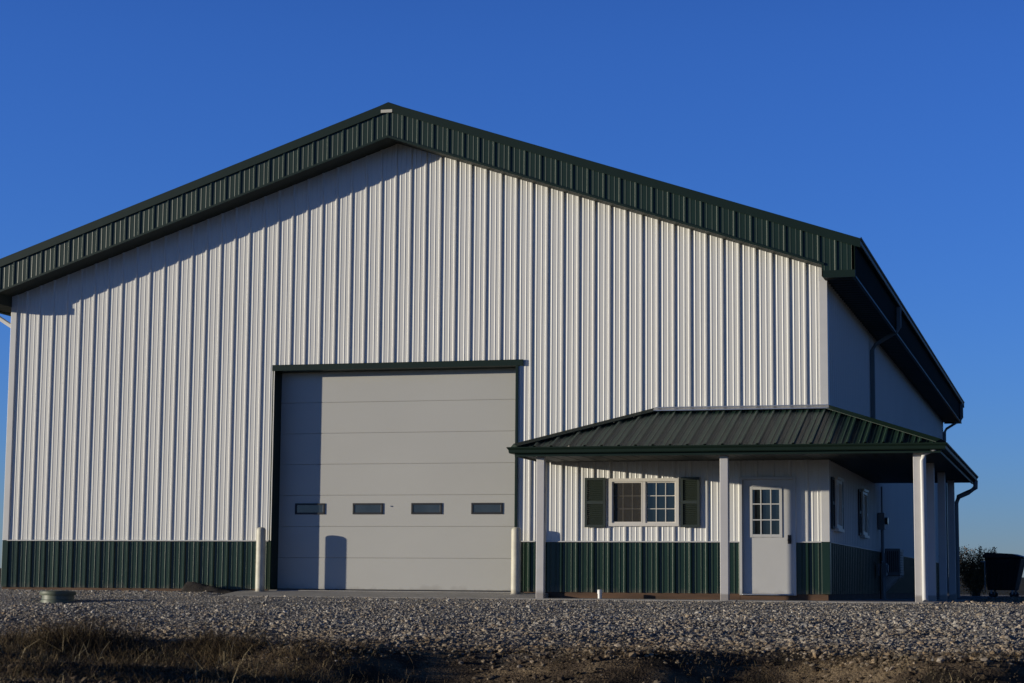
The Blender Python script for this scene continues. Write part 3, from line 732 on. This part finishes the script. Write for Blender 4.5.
# wall-mounted equipment on the shaded side
ey = 9.3
t = thing('heat_pump', 'grey outdoor heat pump unit bracketed to the shaded side wall', 'heat pump', (W+.12, ey, .42))
b = MB(); b.box((.02,0,.0),(.36,.85,.60)); b.build('casing', M['equip'], t, bevel=.015)
g = MB()
for k in range(9): g.box((.36,.05+0*k,.06+k*.055),(.372,.60,.075+k*.055))
for k in range(7): g.box((.03+k*.045,-.012,.08),(.045+k*.045,.0,.54))
g.build('grille', M['blackrub'], t)
for yy in (.12, .7):
    br = MB(); br.box((-.10,yy,-.035),(.36,yy+.04,-.002)); br.prism([(-.10,yy,-.40),(-.10,yy,-.035),(.30,yy,-.035),(.28,yy,-.06),(-.06,yy,-.40)], (0,.03,0))
    br.build('bracket', M['steel'], t)
t = thing('meter_box', 'grey electric meter box with conduit on the shaded side wall', 'meter box', (W+.04, 8.75, 0))
MB().box((.0,.04,1.43),(.15,.30,1.80)).build('enclosure', M['equip'], t, bevel=.012)
MB().tube([(.15,.16,1.62),(.22,.16,1.62)], .08, n=20).build('meter', M['glassdim'], t, smooth=True)
c = MB(); c.tube([(.09,.16,1.44),(.09,.16,-.1)], .035); c.tube([(.09,.1,1.79),(.09,.1,2.38)], .02); c.tube([(.10,.28,.9),(.10,.5,.9),(.10,.5,-.1)], .02)
c.build('conduit', M['equip'], t, smooth=True)
t = thing('gas_meter', 'small dark gas meter with bent riser pipe low on the shaded side wall', 'gas meter', (W+.06, 7.9, 0))
c = MB(); c.tube([(.12,0,-.1),(.12,0,.62),(.12,.06,.70),(.12,.24,.70)], .022); c.build('riser', M['bronze'], t, smooth=True)
c = MB(); c.box((.03,.22,.40),(.22,.48,.68)); c.tube([(.22,.35,.56),(.25,.35,.56)], .09, n=16); c.build('casing', M['equip'], t, bevel=.01)
t = thing('vent_pipe', 'thin dark capped pipe standing between the side porch posts', 'pipe', (18.24, 4.4, ZS))
MB().lathe([(.04,0),(.04,.84)], (0,0,0), 16).build('pipe', M['bronze'], t, smooth=True)
MB().lathe([(.055,.84),(.06,.87),(.05,.90),(.01,.91)], (0,0,0), 16).build('cap', M['equip'], t, smooth=True)

# wheeled refuse bin, seen against the field
bx_, by_ = 18.62, 28.3
t = thing('refuse_bin', 'large black wheeled refuse bin with sloping lid behind the porch', 'refuse bin', (bx_, by_, float(ground(bx_, by_))))
t.rotation_euler[2] = R(-8)
def frust(mb, b0, b1, z0, z1):   # (x0,x1,y0,y1)
    mb.add([(b0[0],b0[2],z0),(b0[1],b0[2],z0),(b0[1],b0[3],z0),(b0[0],b0[3],z0),(b1[0],b1[2],z1),(b1[1],b1[2],z1),(b1[1],b1[3],z1),(b1[0],b1[3],z1)],
        [(0,3,2,1),(4,5,6,7),(0,1,5,4),(1,2,6,5),(2,3,7,6),(3,0,4,7)])
b = MB(); frust(b, (-.50,.34,-.36,.36), (-.52,.58,-.50,.50), .22, 1.20); b.build('body', M['bin'], t, bevel=.03)
b = MB()
for k in range(5): frust(b, (-.36+k*.15,-.33+k*.15,-.375,-.36), (-.38+k*.19,-.35+k*.19,-.515,-.50), .24, 1.08)
b.build('rib', M['bin'], t)
b = MB(); b.prism([(-.58,-.56,1.205),(.64,-.56,1.205),(.66,-.56,1.24),(.30,-.56,1.34),(-.50,-.56,1.38),(-.60,-.56,1.28)], (0,1.12,0)); b.build('lid', M['bin'], t, bevel=.02)
b = MB(); b.tube([(-.60,-.35,1.1),(-.68,-.35,1.1),(-.68,.35,1.1),(-.60,.35,1.1)], .018); b.build('handle', M['steel'], t)
b = MB(); b.box((-.545,-.52,.22),(-.52,-.47,1.12)); b.build('corner_strip', M['steel'], t)
for wx in (-.38, .26):
    for wy in (-.30, .30):
        c = MB(); c.tube([(wx,wy-.025,.09),(wx,wy+.025,.09)], .09, n=20); w_ = c.build('wheel', M['blackrub'], t, smooth=True)
        c = MB(); c.box((wx-.03,wy-.04,.10),(wx+.03,wy-.03,.23)); c.box((wx-.03,wy+.03,.10),(wx+.03,wy+.04,.23)); c.box((wx-.05,wy-.045,.215),(wx+.05,wy+.045,.23)); c.build('fork', M['steel'], w_)

# withered shrub beyond the building
def shrub(x, y, h, r, label):
    z = float(ground(x, y)); t = thing('withered_shrub', label, 'shrub', (x,y,z))
    st = MB(); lv = MB(); rr = random.Random(5)
    for i in range(52):
        a = rr.uniform(0,6.28); l = rr.uniform(.2,1); hh = h*rr.uniform(.55,1.12); p0 = Vector((rr.uniform(-.15,.15),rr.uniform(-.15,.15),0))
        p2 = Vector((math.cos(a)*r*l, math.sin(a)*r*l, hh)); p1 = (p0+p2)/2+Vector((rr.uniform(-.1,.1),rr.uniform(-.1,.1),.1))
        st.tube([p0,p1,p2], [.014,.009,.003], n=5)
        for k in range(260):
            f = rr.uniform(.12,1)**.8; q = p0.lerp(p1, f*2) if f < .5 else p1.lerp(p2, f*2-1)
            s = .16*(1.05-f*.7)
            q = q+Vector((rr.gauss(0,s),rr.gauss(0,s),rr.gauss(0,s*.8))); q.z = max(q.z, .02)
            e1 = Vector((rr.gauss(0,1),rr.gauss(0,1),rr.gauss(0,1))).normalized()*rr.uniform(.02,.05); e2 = e1.cross(Vector((rr.gauss(0,1),rr.gauss(0,1),rr.gauss(0,1)))).normalized()*rr.uniform(.008,.02)
            lv.add([q-e1, q+e2, q+e1, q-e2], [(0,1,2,3)])
    st.build('stems', M['twig'], t); lv.build('foliage', M['leafbrown'], t)
shrub(17.2, 39.0, 1.62, .92, 'brown withered shrub with bare twigs left of the refuse bin')

# ------------------------------------------------------------------ sun, sky, camera
SD = Vector((-2.28, -1.0, .102*math.hypot(2.28, 1))).normalized()
el = math.asin(SD.z); az = math.atan2(SD.x, SD.y)
sun = bpy.data.lights.new('sun', 'SUN'); sun.energy = 4.4; sun.angle = R(.53); sun.color = (1, .91, .74)
so = bpy.data.objects.new('sun', sun); C.objects.link(so); so.location = (-60,-30,30)
so.rotation_euler = (-SD).to_track_quat('-Z', 'Y').to_euler()
wd = bpy.data.worlds.new('World'); S.world = wd; wd.use_nodes = True
nt = wd.node_tree; bg = nt.nodes['Background']
sk = nt.nodes.new('ShaderNodeTexSky'); sk.sky_type = 'NISHITA'; sk.sun_disc = False
sk.sun_elevation = el; sk.sun_rotation = az % (2*math.pi)
sk.altitude = 200; sk.air_density = .95; sk.dust_density = 0; sk.ozone_density = 4.5
vm = nt.nodes.new('ShaderNodeVectorMath'); vm.operation = 'MULTIPLY'; vm.inputs[1].default_value = (.86, .98, 1.66)
nt.links.new(sk.outputs[0], vm.inputs[0]); # deep evening sky, darkened towards the unseen zenith to cut ambient light
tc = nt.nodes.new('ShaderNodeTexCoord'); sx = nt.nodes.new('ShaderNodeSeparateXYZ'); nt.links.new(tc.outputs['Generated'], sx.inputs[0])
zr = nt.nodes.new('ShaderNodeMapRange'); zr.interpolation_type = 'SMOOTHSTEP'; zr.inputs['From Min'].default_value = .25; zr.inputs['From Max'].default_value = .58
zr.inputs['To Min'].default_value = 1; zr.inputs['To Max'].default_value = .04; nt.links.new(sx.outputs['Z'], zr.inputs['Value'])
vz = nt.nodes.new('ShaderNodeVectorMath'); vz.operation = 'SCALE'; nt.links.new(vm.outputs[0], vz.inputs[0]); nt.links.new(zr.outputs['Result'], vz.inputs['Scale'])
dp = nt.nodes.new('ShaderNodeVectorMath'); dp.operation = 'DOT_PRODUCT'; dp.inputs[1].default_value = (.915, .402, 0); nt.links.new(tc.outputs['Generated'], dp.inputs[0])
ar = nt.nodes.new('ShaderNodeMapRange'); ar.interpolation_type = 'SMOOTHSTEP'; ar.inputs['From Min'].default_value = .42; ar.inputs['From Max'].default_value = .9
ar.inputs['To Min'].default_value = 1; ar.inputs['To Max'].default_value = .35; nt.links.new(dp.outputs['Value'], ar.inputs['Value'])  # sky outside the view, opposite the sun, dimmed to deepen shade on walls
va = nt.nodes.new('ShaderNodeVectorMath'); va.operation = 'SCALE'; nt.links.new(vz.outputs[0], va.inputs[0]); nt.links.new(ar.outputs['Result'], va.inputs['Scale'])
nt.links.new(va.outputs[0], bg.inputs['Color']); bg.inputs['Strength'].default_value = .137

cam = bpy.data.cameras.new('camera'); co = bpy.data.objects.new('camera', cam); C.objects.link(co); S.camera = co
yaw, pit, rol, fpx = -.2749, .1204, .0083, 2012.8
fw = Vector((math.sin(yaw)*math.cos(pit), math.cos(yaw)*math.cos(pit), math.sin(pit)))
r0 = Vector((math.cos(yaw), -math.sin(yaw), 0)); u0 = r0.cross(fw)
rr_ = r0*math.cos(rol)+u0*math.sin(rol); uu = -r0*math.sin(rol)+u0*math.cos(rol)
co.matrix_world = Matrix(((rr_.x,uu.x,-fw.x,20.897),(rr_.y,uu.y,-fw.y,-36.468),(rr_.z,uu.z,-fw.z,.141),(0,0,0,1)))
cam.sensor_width = 36; cam.lens = fpx/1024*36; cam.clip_start = .1; cam.clip_end = 6000
cam.dof.use_dof = True; cam.dof.focus_distance = 39; cam.dof.aperture_fstop = 4.0
S.render.engine = 'CYCLES'
S.view_settings.view_transform = 'Standard'; S.view_settings.look = 'None'; S.view_settings.gamma = 1; S.view_settings.exposure = 0
